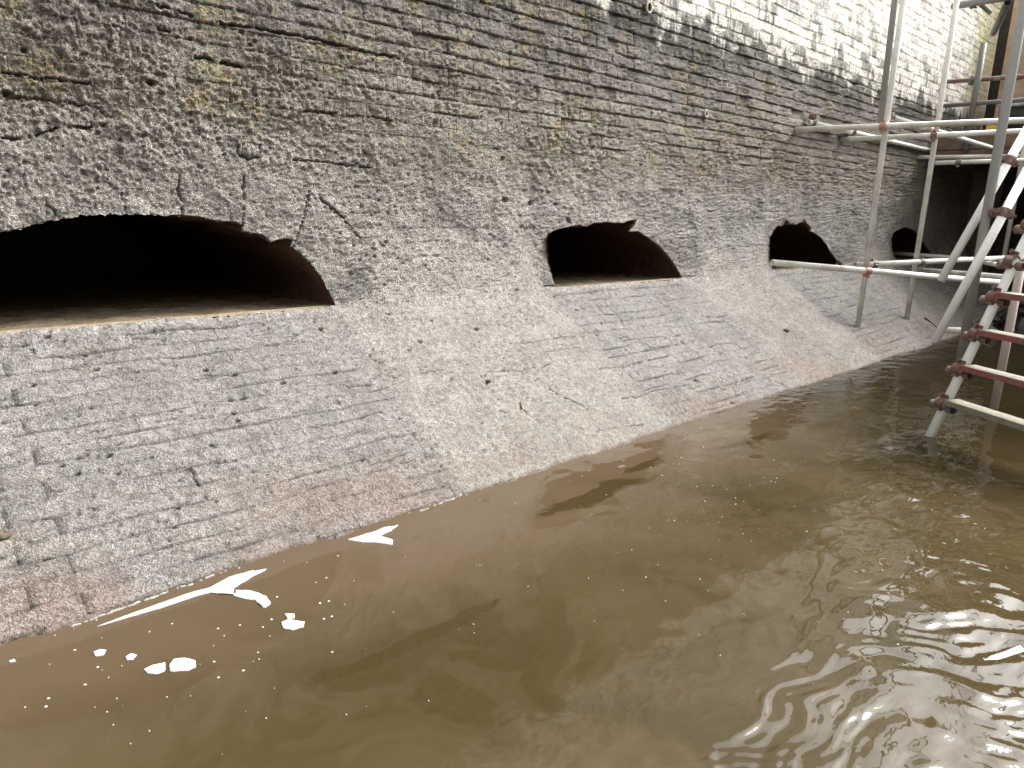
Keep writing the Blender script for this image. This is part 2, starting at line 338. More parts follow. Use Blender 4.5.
for L, w, d in [([(793, 487), (778, 560), (765, 600), (750, 635)], .0035, .02), ([(790, 487), (835, 520), (880, 560), (930, 618)], .004, .02), ([(625, 450), (622, 520), (620, 580)], .0035, .02),
        ([(462, 455), (455, 490), (468, 520), (466, 552)], .005, .025), ([(303, 480), (315, 510), (322, 552)], .003, .018), ([(118, 515), (140, 550)], .003, .015), ([(505, 320), (510, 345)], .005, .02),
        ([(180, 325), (220, 327), (262, 322)], .005, .025), ([(5, 352), (60, 358), (100, 343), (150, 328)], .005, .025), ([(610, 370), (612, 395), (640, 408), (668, 404), (668, 370)], .004, .02), ([(750, 410), (830, 415), (880, 422), (950, 430)], .004, .02),
        ([(380, 10), (440, 25), (490, 42)], .006, .03), ([(400, 75), (430, 82)], .005, .02), ([(560, 60), (640, 72), (720, 85), (800, 100), (900, 125), (1020, 150)], .006, .03), ([(500, 145), (560, 158), (620, 172)], .006, .03),
        ([(0, 185), (60, 193), (110, 205)], .004, .02), ([(80, 195), (160, 207), (240, 215)], .004, .022), ([(780, 285), (860, 292), (960, 302), (1020, 312)], .004, .022), ([(0, 250), (90, 255), (180, 265), (280, 280)], .004, .015)]:
    CR.append((px_line(L, 0, 0, k), w, d))
for L, w, d in [([(478, 555), (488, 575)], .006, .02), ([(415, 733), (445, 733)], .007, .02), ([(768, 710), (800, 710)], .006, .015)]: CR.append((px_line(L, 380, 0, k), w, d))
for L, w, d in [([(250, 392), (300, 425), (340, 445), (420, 485)], .005, .012), ([(150, 440), (155, 470), (172, 480)], .005, .012), ([(225, 325), (258, 302)], .006, .012), ([(110, 235), (190, 228), (300, 210), (380, 205)], .005, .014),
        ([(240, 262), (370, 245)], .004, .012), ([(440, 322), (520, 312), (600, 292), (700, 268)], .006, .016), ([(520, 430), (600, 420), (625, 405), (700, 393), (800, 370)], .006, .016), ([(800, 405), (900, 385), (1010, 350)], .006, .016), ([(520, 215), (600, 205), (680, 200)], .005, .014),
        ([(600, 245), (700, 232)], .006, .014), ([(640, 355), (700, 342), (760, 330)], .005, .014), ([(780, 490), (860, 470), (940, 445)], .005, .012), ([(835, 132), (905, 126)], .006, .015), ([(30, 335), (140, 330), (200, 320)], .004, .012), ([(420, 552), (500, 540), (600, 525)], .004, .01)]:
    CR.append((px_line(L, 480, 280, 3.657), w, d))
for L, w, d in [([(0, 570), (60, 565)], .006, .012), ([(380, 500), (440, 498), (520, 478)], .004, .012), ([(720, 612), (770, 605), (820, 590), (830, 630), (855, 655)], .006, .014), ([(385, 415), (530, 398)], .004, .01), ([(0, 665), (150, 645)], .004, .01),
        ([(660, 375), (720, 365), (830, 345)], .004, .01), ([(570, 18), (700, 25)], .005, .012), ([(250, 95), (360, 100)], .005, .01), ([(300, 150), (380, 152)], .005, .01), ([(760, 190), (850, 175), (1000, 178)], .003, .008), ([(920, 560), (1010, 550)], .005, .01)]:
    CR.append((px_line(L, 0, 330, 4.266), w, d))
for L, w, d in [([(430, 350), (480, 362), (520, 350), (570, 345)], .005, .014), ([(220, 475), (280, 468), (330, 460)], .005, .012), ([(550, 225), (600, 270), (640, 310), (665, 330)], .0035, .012), ([(290, 540), (420, 520)], .003, .008), ([(480, 500), (530, 492)], .004, .01),
        ([(550, 700), (640, 680), (740, 640)], .004, .01), ([(430, 585), (560, 555)], .003, .008), ([(200, 160), (280, 158)], .003, .01), ([(770, 310), (870, 300)], .004, .01)]:
    CR.append((px_line(L, 240, 300, 4.266), w, d))
PITS = []
for (ox, oy, sc, L) in [(0, 330, 4.266, [(410, 155, 2.6), (880, 150, 2.4), (1005, 172, 2.6), (985, 285, 2.4), (998, 345, 2.4), (1016, 378, 2), (465, 525, 2.4), (900, 488, 1.8), (200, 18, 2.5), (510, 155, 1.5), (140, 215, 2), (330, 600, 2)]),
        (240, 300, 4.266, [(240, 130, 2.6), (350, 108, 2.3), (320, 75, 1.6), (410, 290, 2.6), (185, 340, 2.6), (768, 180, 3), (722, 212, 2.4), (1005, 130, 3.2), (15, 400, 3), (602, 472, 2), (545, 345, 2), (900, 340, 2), (810, 98, 1.8), (125, 105, 1.8)]),
        (480, 280, 3.657, [(120, 145, 2), (85, 328, 2.4), (105, 330, 1.8), (432, 195, 2.2), (520, 205, 2.2), (558, 130, 2.4), (590, 68, 2.2), (450, 153, 2.2), (380, 98, 2), (405, 90, 2.2), (435, 88, 2.5), (355, 104, 2), (290, 100, 2), (250, 104, 2), (270, 60, 2), (740, 220, 2.2), (682, 205, 2.2), (980, 275, 2.6), (835, 130, 2.4), (790, 362, 2.4), (750, 98, 2), (105, 62, 2.2), (650, 40, 3), (535, 158, 1.8), (586, 103, 1.8)]),
        (0, 0, 2.56, [(385, 215, 3.2), (640, 115, 2), (20, 240, 3), (60, 130, 2)]), (500, 140, 5.12, [(30, 308, 4), (160, 325, 4.5), (285, 330, 3), (800, 408, 2.4), (965, 383, 2.4), (110, 445, 2), (720, 128, 1.6), (20, 95, 3), (375, 68, 2)]), (640, 280, 3.41, [(150, 205, 2), (370, 257, 2.2), (490, 172, 2.5), (420, 320, 2.4), (485, 355, 2), (190, 338, 2), (530, 140, 1.6)])]:
    for a, b, r in L: PITS.append((*at_face(ox+a/sc, oy+b/sc), r))

CRS = .075
def cell(X, s):
    z = s+.0038*pn(X*1.7, s*3)+.0022*pn(X*9, s*9+5)
    k_ = np.floor(z/CRS).astype(int); fz = z/CRS-k_
    hd = (k_ % 2 == 0) & (s > 0); W = np.where(hd, .1125, .225)
    o = np.where(hd, .056, .0)+np.where(s < 0, (k_ % 2)*.1125, 0)
    xx = (X+o+.003*pn(X*4, k_*7.3))/W; i_ = np.floor(xx).astype(int); fx = xx-i_
    return k_, i_, fz*CRS, fx*W, W
def aprmask(X, s):
    m = np.zeros(X.shape)
    for a, b in APR:
        wob = .03*fbm(X*3, s*3, 3, 4)+.012*fbm(X*14, s*14, 2, 9)
        m = np.maximum(m, ss(a-.07, a+.07, X+wob)*ss(b+.08, b-.05, X+wob))
    return m*ss(.0, -.03, s)
def relief(X, s):
    z = np.where(s > 0, SILL+s, SILL+s*SA)
    k_, i_, dz, dx, W = cell(X, s)
    ap = aprmask(X, s)
    rnd = _V[(i_*7+k_*31) & 255, (k_*13+i_*3) & 255]; rnd2 = _V2[(i_*5+k_*17) & 255, (k_*29+i_) & 255]
    n_lo = fbm(X*1.4, s*1.4, 3, 1); n_v = fbm(X*2.6, s*5, 3, 2)
    # how clearly the courses read
    vb = ss(1.55, 1.95, z+.30*n_v+.10*np.minimum(X-2.2, 1.6))*.95
    vb = np.maximum(vb, ss(.0, .4, n_v)*.30*ss(.2, .35, z))
    vb = np.maximum(vb, .5*ss(2.45, 2.6, z)); vb = np.where(z > 2.55, np.minimum(vb, .6), vb)
    vb = np.maximum(vb*(1-ap*.3), ap*(.10+.50*ss(-.15, .55, fbm(X*3, s*9, 3, 11))))
    pier = (s < .15) & (ap < .5); vb = np.where(pier, vb*.45+.02, vb)
    # arch surround: courses stop round each opening
    for P in OPS:
        cx = (min(p[0] for p in P)+max(p[0] for p in P))/2; hw = (P[-1][0]-P[0][0])/2
        rr = np.hypot((X-cx)/(hw*1.08), np.maximum(s, 0)/.78); vb = np.where(s > 0, vb*(.1+.9*ss(.9, 1.05, rr)), vb)
    vp = np.where(z > 2.5, .55, .09)*ss(.2, .8, vb)+ap*.12*ss(-.1, .4, fbm(X*5, s*5, 2, 19))
    ez = np.minimum(dz, CRS-dz); ex = np.minimum(dx, W-dx)
    nz = .003*fbm(X*22, s*22, 2, 3)
    jb = (1-ss(.0015, .0105, ez+nz))*vb; jp = (1-ss(.001, .008, ex+nz))*vp
    cm = ss(1.0, 1.45, z+.2*n_lo)*(1-ss(2.35, 2.6, z))*(1-.55*ss(1.75, 2.05, z+.1*np.minimum(X-2.2, 1.6)+.2*n_v))*ss(-.35, .25, fbm(X*2.1, s*2.1, 3, 6))
    h = .016*n_lo+.007*fbm(X*5, s*5, 3, 12)
    h += (rnd-.5)*.008*np.maximum(vb, .1)+np.where((rnd2 > .93) & (z > 1.6) & (z < 2.5), -.010, 0)*vb
    h += -jb*np.where(z > 2.5, .003, np.where(ap > .5, .0105, .0082))*ss(-.9, .1, fbm(X*6, s*2, 2, 24))-jp*np.where(z > 2.5, .002, .007)
    h += -.005*(dz/CRS-.5)*vb
    lump = fbm(X*20, s*22, 4, 5, .65); h += cm*(.0090*np.maximum(lump, -.15)+.006*fbm(X*48, s*48, 3, 8, .65))
    v1, id1 = vor(X*17, s*20, 3); h += cm*.012*np.maximum(0, .5-v1)*(id1 > .7)
    smooth = np.where(z > 2.55, .35, 1.); lowz = ss(.75, .5, z)
    h += smooth*(.0040*fbm(X*26, s*26, 3, 14, .6)+.0042*fbm(X*80, s*80, 3, 15, .7))*(1-.45*lowz)
    v2, id2 = vor(X*8.5, s*8.5, 9); h += -.009*ss(.14, .04, v2)*(id2 > .92)*(z < 2.5)
    v3, id3 = vor(X*30, s*30, 5); crumb = ss(.34, .12, v3)*(id3 > .84)*(z < 1.9)*ss(-.3, .1, fbm(X*2.3, s*2.3, 2, 77)); h += -.008*crumb
    # aprons sit slightly back from the piers
    h += -ap*.022*ss(-1.3, -.2, s)*ss(.0, -.12, s)
    pits = np.zeros(X.shape)
    for a, b, r in PITS:
        r *= .0058; m = (np.abs(X-a) < r*3) & (np.abs(s-b) < r*3)
        if m.any():
            d = np.hypot(X[m]-a, (s[m]-b)*1.3)+.002*pn(X[m]*150, s[m]*150); g = ss(r*1.15, r*.4, d); h[m] -= .02*g; pits[m] = np.maximum(pits[m], g)
    for L, w, dp in CR:
        xs = [p[0] for p in L]; zs = [p[1] for p in L]
        m = (X > min(xs)-.05) & (X < max(xs)+.05) & (s > min(zs)-.05) & (s < max(zs)+.05)
        if m.any():
            Xm, sm = X[m], s[m]; wx = Xm+.007*pn(Xm*40, sm*40); wy = sm+.007*pn(Xm*40+9, sm*40+3); d = np.full(Xm.shape, 9.)
            for a, b in zip(L[:-1], L[1:]): d = np.minimum(d, seg_dist(wx, wy, a, b))
            brk = ss(-.55, -.2, pn(Xm*18, sm*18+4)); g = ss(w*1.15, w*.3, d)*brk; h[m] -= dp*.9*g; pits[m] = np.maximum(pits[m], g*.9)
    # swollen, broken lip over the mouths
    # tide mark of whitewash
    drip = .18*fbm(X*2, s*.4, 3, 21)+.14*fbm(X*9, s*1.4, 3, 22)+.05*fbm(X*30, s*6, 2, 23)
    white = ss(2.46, 2.52, z+drip*.9)
    tone = np.where(white > .5, rnd, rnd2)
    joint = np.clip(jb*1.0+jp+pits+.7*crumb, 0, 1)
    return h, dict(apron=ap, joint=joint, tone=tone, white=white), (k_, i_)

def profile(X, s, h):
    # soft bend on the piers, crisp edge at the sills
    ap = np.zeros(X.shape)
    for a, b in APR: ap = np.maximum(ap, ss(a-.28, a+.01, X)*ss(b+.28, b-.01, X))
    rad = .02+.42*(1-ap)
    t = ss(-1, 1, s/rad)
    y = np.where(s > 0, WY, WY+s*CA); z = np.where(s > 0, SILL+s, SILL+s*SA)
    b = np.clip(1-np.abs(s)/rad, 0, 1)**2*rad*.22
    ny = -(SA*(1-t)+1*t); nz = CA*(1-t); L = np.hypot(ny, nz); ny /= L; nz /= L
    return np.stack([X, y+ny*(h+b), z+nz*(h+b)], -1)

# ------------------------------------------------------------------ the long lock wall
def px_to_X(px, zrel=-.3):
    d = ray(px, 250); return d.x*WY/d.y
xs = [px_to_X(p) for p in np.arange(-8, 925, 1.38)]
left = list(np.arange(-3.5, xs[0]-.02, .03)); right = list(np.arange(xs[-1]+.02, 12.0, .02))
XS = np.array(left+xs+right)
SS = np.concatenate([np.arange(-1.75, -1.36, .03), np.arange(-1.35, -.02, .0052), np.arange(-.018, .02, .004), np.arange(.022, 2.2, .0056)])
print('grid', len(XS), len(SS))
def grid(XS, SS):
    X, s = np.meshgrid(XS, SS)
    X = X.copy(); s = s.copy(); dX = np.gradient(XS)[None, :]+0*X; dS = np.gradient(SS)[:, None]+0*X
    # snap grid to mouth outlines
    hole = np.full(X.shape, 9.)
    for P in OPS:
        x0, x1 = min(p[0] for p in P)-.15, max(p[0] for p in P)+.15; m = (X > x0) & (X < x1) & (s > -.1) & (s < .7)
        if not m.any(): continue
        Xm, sm = X[m], s[m]
        jx = Xm+.006*fbm(Xm*45, sm*45, 3, 71, .6); jy = sm+.006*fbm(Xm*45, sm*45, 3, 72, .6)
        f = lambda a, b: poly_sd(a, b, P)
        d = f(jx, jy); e = 1e-4; gx = (f(jx+e, jy)-d)/e; gy = (f(jx, jy+e)-d)/e
        near = (np.abs(d) < .75*np.maximum(dX[m], dS[m])) & (sm > .001)
        Xm = np.where(near, Xm-d*gx, Xm); sm = np.where(near, np.maximum(sm-d*gy, .0005), sm); d = np.where(near, 0, d)
        X[m] = Xm; s[m] = sm; hole[m] = np.minimum(hole[m], d)
    return X, s, hole
def faces(nr, nc):
    i = np.arange(nr*nc).reshape(nr, nc); return np.stack([i[:-1, :-1], i[:-1, 1:], i[1:, 1:], i[1:, :-1]], -1).reshape(-1, 4)
lock_wall = empty('lock_wall', (4, WY, 0))
tag(lock_wall, 'long mud-crusted brick lock wall with low arched culvert mouths and whitewashed upper courses', 'wall')
aprons = []
for (a, b), lab in zip(APR, ['grey sloping brick apron under the nearest and widest culvert mouth at left', 'grey sloping brick apron under the second culvert mouth in mid wall', 'streaked sloping brick apron under the third culvert mouth with a tube lying at its top', 'shaded sloping brick apron below the farthest culvert mouth beside the scaffold poles']):
    e_ = empty('brick_apron', ((a+b)/2, (WY+FOOT)/2, SILL/2)); tag(e_, lab, 'apron', 'brick aprons below the culvert mouths'); aprons.append(e_)

def px_area(c):            # visible size of a brick at place c
    v = Vector(c)-CP; zc = v.dot(_F)
    if zc < .3: return 0
    x, y = 512+F_PX*v.dot(_R)/zc, 384-F_PX*v.dot(_U)/zc
    if not (-5 < x < 950 and -5 < y < 775): return 0
    cosv = abs(v.normalized().y); return F_PX**2/zc**2*cosv
def emit(XS, SS, jobs):
    X, s, hole = grid(XS, SS); h, at, (kk, ii) = relief(X, s); nr, nc = X.shape
    P = profile(X, s, h).reshape(-1, 3); Q = faces(nr, nc)
    A = {k: v.ravel() for k, v in at.items()}
    Xf, sf = X.ravel()[Q].mean(1), s.ravel()[Q].mean(1); keep = hole.ravel()[Q].mean(1) > -1e-5
    kf, jf, _, _, _ = cell(Xf, sf); key = kf.astype(np.int64)*4096+jf+500
    return P, Q, A, Xf, sf, keep, key
def sub(name, P, Q, A, mat, parent, skirt=None, origin=True):
    u, inv = np.unique(Q.ravel(), return_inverse=True); q = inv.reshape(-1, 4); V = P[u]; at = {k: a[u] for k, a in A.items()}
    if skirt:
        E = np.concatenate([q[:, [0, 1]], q[:, [1, 2]], q[:, [2, 3]], q[:, [3, 0]]]); ks = np.sort(E, 1); kk = ks[:, 0].astype(np.int64)*len(u)+ks[:, 1]
        uu, idx, cnt = np.unique(kk, return_index=True, return_counts=True); B = E[idx[cnt == 1]]
        n = len(V); bv = np.unique(B.ravel()); mp = np.zeros(n, int); mp[bv] = np.arange(len(bv))+n
        V = np.concatenate([V, V[bv]+np.array(skirt)]); at = {k: np.concatenate([a, a[bv]]) for k, a in at.items()}
        q = np.concatenate([q, np.stack([B[:, 1], B[:, 0], mp[B[:, 0]], mp[B[:, 1]]], -1)])
    me = np_mesh(name, V, q, mat, at)
    org = tuple((V.min(0)+V.max(0))/2) if origin else None
    return link(me, name, parent, org)
P, Q, A, Xf, sf, keep, key = emit(XS, SS, None)
zf = np.where(sf > 0, SILL+sf, SILL+sf*SA); apf = aprmask(Xf, sf) > .5; n_v = fbm(Xf*2.6, sf*5, 3, 2)
wallbrick = (sf > 0) & (zf > 1.52) & (Xf > .3) & (Xf < 11)
used = np.zeros(len(Q), bool)
def centre(qsel): return P[Q[qsel].ravel()].mean(0)
def split_bricks(mask, parent, limit, skirt, minpx=10, stuff_name=None):
    idx = np.nonzero(mask & keep)[0]; o = idx[np.argsort(key[idx], kind='stable')]; ks = key[o]
    cuts = np.nonzero(np.diff(ks))[0]+1; groups = np.split(o, cuts); L = []
    for g in groups:
        if len(g) < 12: continue
        c = P[Q[g[len(g)//2]][0]]; wpx = math.sqrt(max(px_area(c), 0))*np.ptp(Xf[g])
        L.append((wpx*math.sqrt(max(px_area(c), 0))*.075, wpx, g))
    L.sort(key=lambda t: -t[0]); n = 0
    for ar, wpx, g in L:
        if n >= limit or ar <= 0 or wpx < minpx: continue
        sub('brick', P, Q[g], A, M_WALL, parent, skirt); used[g] = True; n += 1
    return n
nb = split_bricks(wallbrick, lock_wall, 296, (0, .05, 0)); print('wall bricks', nb)
for i, e_ in enumerate(aprons):
    a, b = APR[i]; m = apf & (Xf > a-.1) & (Xf < b+.1) & (sf > -1.34) & (sf < -.001)
    if i < 3: print('apron', i, split_bricks(m, e_, 200, (0, .03*SA, -.03*CA)))
    m &= ~used & keep
    if m.any(): tag(sub('brickwork', P, Q[m], A, M_WALL, e_), kind='stuff'); used |= m
m = keep & ~used & (zf > 1.52); tag(sub('upper_brickwork', P, Q[m], A, M_WALL, lock_wall), kind='stuff'); used |= m
m = keep & ~used; sub('mud_crusted_face', P, Q[m], A, M_WALL, lock_wall); used |= m
# upper whitewashed part
XU = np.concatenate([np.arange(-3.5, 3.4, .06), np.arange(3.4, 12.0, .014)]); SU = np.concatenate([np.arange(2.19, 3.4, .0098), np.arange(3.4, 4.55, .05)])
P, Q, A, Xf, sf, keep, key = emit(XU, SU, None); P[:len(XU), 1] += .004
sub('whitewashed_brickwork', P, Q, A, M_WALL, lock_wall)['kind'] = 'stuff'
# body of the wall behind its face, with the tunnels left open: the wall's end and its coping
mb = MB(); mb.box((4.25, WY+.45, 5.28), 15.5, 1.0, .16); mb.build('coping', M_OPP, lock_wall)
mb = MB(); mb.box((12.02, WY+.5, 2.6), .06, 1.0, 5.2); mb.build('wall_end', M_OPP, lock_wall)
# culvert tunnels
for P0 in OPS:
    mb = MB(); prof = [p for p in P0 if p[1] > 0]; prof = [(P0[0][0]-.004, -.03)]+[(x_*1.0, z_+.0) for x_, z_ in prof]+[(P0[-1][0]+.004, -.03)]
    cx = (prof[0][0]+prof[-1][0])/2; rings = []
    # smooth the ragged outline with depth into a regular low arch
    xa, xb = prof[0][0], prof[-1][0]; H = max(p[1] for p in prof)
    for j, dpt in enumerate((-.006, .03, .10, .2, .4, .8, 1.4, 2.2, 3.0)):
        f = min(1, max(0, dpt)/.15); ring = []
        for q_, (x_, z_) in enumerate(prof):
            t = (x_-xa)/(xb-xa); za = H*1.02*max(0, 1-abs(2*t-1)**2.3)**.6 if z_ > 0 else z_
            zz = max(z_, z_*(1-f)+za*f) if z_ > 0 else z_
            zz += .012*f*math.sin(q_*2.1+j*1.7) if z_ > 0 else 0
            ring.append((x_+(-.012 if t < .5 else .012)*f, WY+dpt, SILL+zz+(.004 if j == 0 else 0)))
        rings.append(ring)
    n = len(prof); v = [p for r in rings for p in r]; fcs = [(i*n+k_, i*n+k_+1, (i+1)*n+k_+1, (i+1)*n+k_) for i in range(len(rings)-1) for k_ in range(n-1)]
    fcs.append(tuple((len(rings)-1)*n+k_ for k_ in range(n)))
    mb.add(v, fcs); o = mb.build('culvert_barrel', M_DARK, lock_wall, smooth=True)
    gx = np.linspace(xa-.02, xb+.02, 60); gy = np.concatenate([np.linspace(.0, .5, 30), np.linspace(.55, 3.0, 14)])
    GX, GY = np.meshgrid(gx, gy); GZ = SILL-.014+.010*ss(0, .02, GY)-.008*ss(.02, .08, GY)+.006*fbm(GX*6, GY*6, 3, 31)*ss(0, .1, GY)-.003
    me = np_mesh('culvert_floor', np.stack([GX, WY+GY-.002, GZ], -1).reshape(-1, 3), faces(len(gy), len(gx)), M_SILT); link(me, 'culvert_floor', lock_wall, (cx, WY+1, SILL))

# ------------------------------------------------------------------ water
D2 = math.radians
ang = np.concatenate([np.linspace(D2(-88), D2(-9), 70), np.linspace(D2(-8), D2(98), 720), np.linspace(D2(99), D2(178), 60)])
rr = [.2]
while rr[-1] < .7: rr.append(rr[-1]*1.03)
while rr[-1] < 9: rr.append(rr[-1]*1.0058)
while rr[-1] < 22: rr.append(rr[-1]*1.02)
rr = np.array(rr); Aa, Rr = np.meshgrid(ang, rr); WX = Rr*np.cos(Aa); WYY = Rr*np.sin(Aa); print('water', WX.size)
_z1 = [tuple(at_z(a, b, 0))[:2] for a, b in ((640, 790), (700, 735), (775, 680), (860, 640), (960, 610), (1060, 600), (1150, 700), (1100, 900), (800, 900))]
_z2 = [tuple(at_z(a, b, 0))[:2] for a, b in ((800, 600), (850, 560), (880, 520), (890, 470), (960, 462), (1060, 560), (1060, 660), (900, 650))]
_z3 = [tuple(at_z(a, b, 0))[:2] for a, b in ((670, 640), (690, 610), (760, 590), (785, 605), (740, 625))]
def wave(X, Y):
    wx = X+.05*fbm(X*4, Y*4, 2, 46); wy = Y+.05*fbm(X*4, Y*4, 2, 49)
    z1 = ss(.10, -.10, poly_sd(wx, wy, _z1)); z2 = ss(.08, -.12, poly_sd(wx, wy, _z2)); z3 = ss(.06, -.04, poly_sd(wx, wy, _z3))
    c = at_z(1010, 830, 0); qx = X+.10*fbm(X*2.1, Y*2.1, 3, 41); qy = Y+.10*fbm(X*2.1, Y*2.1, 3, 61); d = np.hypot(qx-c.x, (qy-c.y)*1.2)
    m1 = .5+.8*fbm(X*3.2, Y*3.2, 2, 42); m2 = .5+.8*fbm(X*4.2, Y*4.2, 2, 62)
    w = z1*(.0022*m1*np.sin(d*2*np.pi/.125)+.0011*m2*np.sin(d*2*np.pi/.052+2*fbm(X*5, Y*5, 2, 63))+.0008*m2*np.sin((qx*.5+qy*.87)*2*np.pi/.047)+.00022*m1*np.sin(d*2*np.pi/.021+3*fbm(X*9, Y*9, 2, 64)))
    w += z1*.0030*fbm(X*5, Y*9, 2, 44, .5)+z2*(.0058*fbm(X*4.2, Y*8.5, 2, 45, .4)+.0010*m2*np.sin(d*2*np.pi/.06))+z3*.0030*fbm(X*8, Y*8, 2, 50)
    w += (.0014*ss(.8, 2.5, X)+.0004)*fbm(X*2.6, Y*4.2, 3, 43)+.0005*ss(1.5, 4, X)*fbm(X*9, Y*12, 2, 51)
    return w
WZ = wave(WX, WYY)
cl = (WYY > -3.48) & (WYY < 2.75)
Qw = faces(*WX.shape); ok = cl.ravel()[Qw].all(1)
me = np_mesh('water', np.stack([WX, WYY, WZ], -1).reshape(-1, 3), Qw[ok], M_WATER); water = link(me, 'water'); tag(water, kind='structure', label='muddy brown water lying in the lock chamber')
mb = MB(); mb.box((5, -.4, -1.1), 40, 8.4, .3); tag(mb.build('chamber_floor', M_BED), kind='structure')
# everything the photograph cannot see behind the camera: still water to the chamber's end
mb = MB(); mb.add([(-15, -3.5, -.004), (.3, -3.5, -.004), (.3, 2.3, -.004), (-15, 2.3, -.004)], [(0, 1, 2, 3)]); tag(mb.build('water', M_WATER), kind='structure')

# ------------------------------------------------------------------ foam
frs = random.Random(5)
def blob(pts, h=.0022, seed=0):
    """flat frothy patch from an outline of water-plane points"""
    c = sum((Vector(p) for p in pts), Vector((0, 0, 0)))/len(pts); n = len(pts)*4; out = []
    for i in range(len(pts)):
        a, b = Vector(pts[i]), Vector(pts[(i+1) % len(pts)])
        for t in range(4):
            q = a.lerp(b, t/4); r = 1+.10*float(pn(np.array([q.x*34.]), np.array([q.y*34.]))[0])+.04*float(pn(np.array([q.x*110.]), np.array([q.y*110.]))[0]); out.append(c+(q-c)*r)
    base = float(wave(np.array([c.x]), np.array([c.y]))[0]); mb = MB()
    R = [[Vector((p.x, p.y, base-.003)) for p in out], [Vector((p.x, p.y, base+.002)) for p in out], [Vector((c.x+(p.x-c.x)*.9, c.y+(p.y-c.y)*.9, base+h)) for p in out], [Vector((c.x+(p.x-c.x)*.5, c.y+(p.y-c.y)*.5, base+h*1.1)) for p in out]]
    mb.rings(R); return mb
def foam_px(L, label, ox=0, oy=0, sc=1.):
    pts = [tuple(at_z(ox+a/sc, oy+b/sc, 0)) for a, b in L]
    tag(blob(pts).build('foam_patch', M_FOAM, smooth=True), label, 'foam', 'foam patches on the water')
foam_px([(190, 262), (300, 222), (390, 190), (430, 180), (470, 158), (520, 145), (545, 142), (500, 168), (480, 180), (480, 195), (440, 188), (400, 198), (330, 222), (240, 248)], 'longest white foam streak lying against the brick slope at left', 0, 500, 2.048)
foam_px([(482, 184), (515, 186), (545, 198), (555, 212), (538, 222), (525, 206), (500, 203), (478, 196)], 'short foam tail just below the long streak at left', 0, 500, 2.048)
foam_px([(708, 82), (750, 70), (790, 56), (815, 52), (800, 64), (778, 74), (805, 82), (805, 92), (765, 88), (735, 86)], 'forked white foam streak against the slope in mid left', 0, 500, 2.048)
foam_px([(575, 250), (590, 245), (625, 250), (622, 260), (600, 268), (580, 264)], 'small white foam blob with a tiny ring beside it', 0, 500, 2.048)
foam_px([(583, 234), (603, 234), (604, 242), (590, 245)], 'tiny round foam ring just above the small white blob', 0, 500, 2.048)
foam_px([(346, 340), (355, 326), (380, 323), (400, 330), (401, 342), (385, 350), (360, 352), (348, 352)], 'round foam pad, largest of the pads floating at lower left', 0, 500, 2.048)
foam_px([(294, 348), (315, 338), (338, 334), (338, 350), (322, 358), (302, 356)], 'oval foam pad just left of the large round one', 0, 500, 2.048)
foam_px([(190, 312), (205, 306), (217, 308), (212, 318), (196, 321)], 'small foam pad nearest the slope at lower left', 0, 500, 2.048)
foam_px([(257, 322), (268, 315), (281, 318), (272, 328), (260, 329)], 'small foam pad between the slope pad and the two large ones', 0, 500, 2.048)
foam_px([(18, 330), (30, 326), (32, 331), (20, 334)], 'tiny foam fleck nearest the bottom left corner of the slope', 0, 500, 2.048)
foam_px([(935, 512), (960, 498), (990, 488), (1024, 474), (1024, 490), (1000, 497), (970, 508)], 'thin white foam streak at the right edge of the water', 500, 400, 1.954)
mb = MB()
def fleck(x, y, r):
    p = at_z(x, y, 0); base = float(wave(np.array([p.x]), np.array([p.y]))[0]); n = 7; R = []
    ph = frs.random()*6; ec = frs.uniform(.6, 1)
    for rr_, zz in ((1, -.002), (1, .0012), (.6, .0026)): R.append([Vector((p.x+r*rr_*math.cos(ph+k_*2*math.pi/n), p.y+ec*r*rr_*math.sin(ph+k_*2*math.pi/n), base+zz)) for k_ in range(n)])
    mb.rings(R)
for _ in range(90):
    x = frs.uniform(0, 760); t = frs.random()**1.6; y = 643-.318*x+8+t*200+(0 if x > 300 else 0)
    if y < 765: p = at_z(x, y, 0); fleck(x, y, frs.uniform(.001, .0028)*(p.length/2.1)**.6)
for _ in range(45):
    x, y = frs.gauss(720, 60), frs.gauss(500, 50)
    if y > 643-.318*x+12: fleck(x, y, frs.uniform(.0015, .004))
for _ in range(35): fleck(frs.uniform(640, 990), frs.uniform(400, 520) if frs.random() < .5 else frs.uniform(420, 700), frs.uniform(.0015, .0038))
for a, b in ((438, 332), (447, 364), (498, 350), (174, 379), (99, 407), (94, 424), (446, 264), (491, 257), (538, 261), (556, 245), (567, 199), (655, 212), (673, 208), (663, 244), (679, 239), (668, 160), (692, 115), (680, 312), (153, 308), (200, 343)): fleck(a/2.048, 500+b/2.048, .0038)
tag(mb.build('foam_flecks', M_FOAM), 'scattered specks of foam and bubbles floating on the brown water', 'foam flecks', kind='stuff')
# froth hugging the foot of the slope, in broken lengths
mb = MB(); 
for i in range(150):
    X = frs.uniform(.3, 1.75); 
    if pn(np.array([X*2.3]), np.array([3.3]))[0] < .05: continue
    hh = relief(np.array([X]), np.array([-SL]))[0][0]; yy = FOOT-hh*1.6; r = frs.uniform(.002, .006)
    R = [[Vector((X+r*1.8*q*math.cos(k_*1.05), yy-.010+r*.35*q*math.sin(k_*1.05), zz)) for k_ in range(6)] for q, zz in ((1, -.002), (1, .002), (.5, .005))]; mb.rings(R)
tag(mb.build('waterline_froth', M_FOAM), 'thin broken line of froth along the foot of the slope', 'froth', kind='stuff')

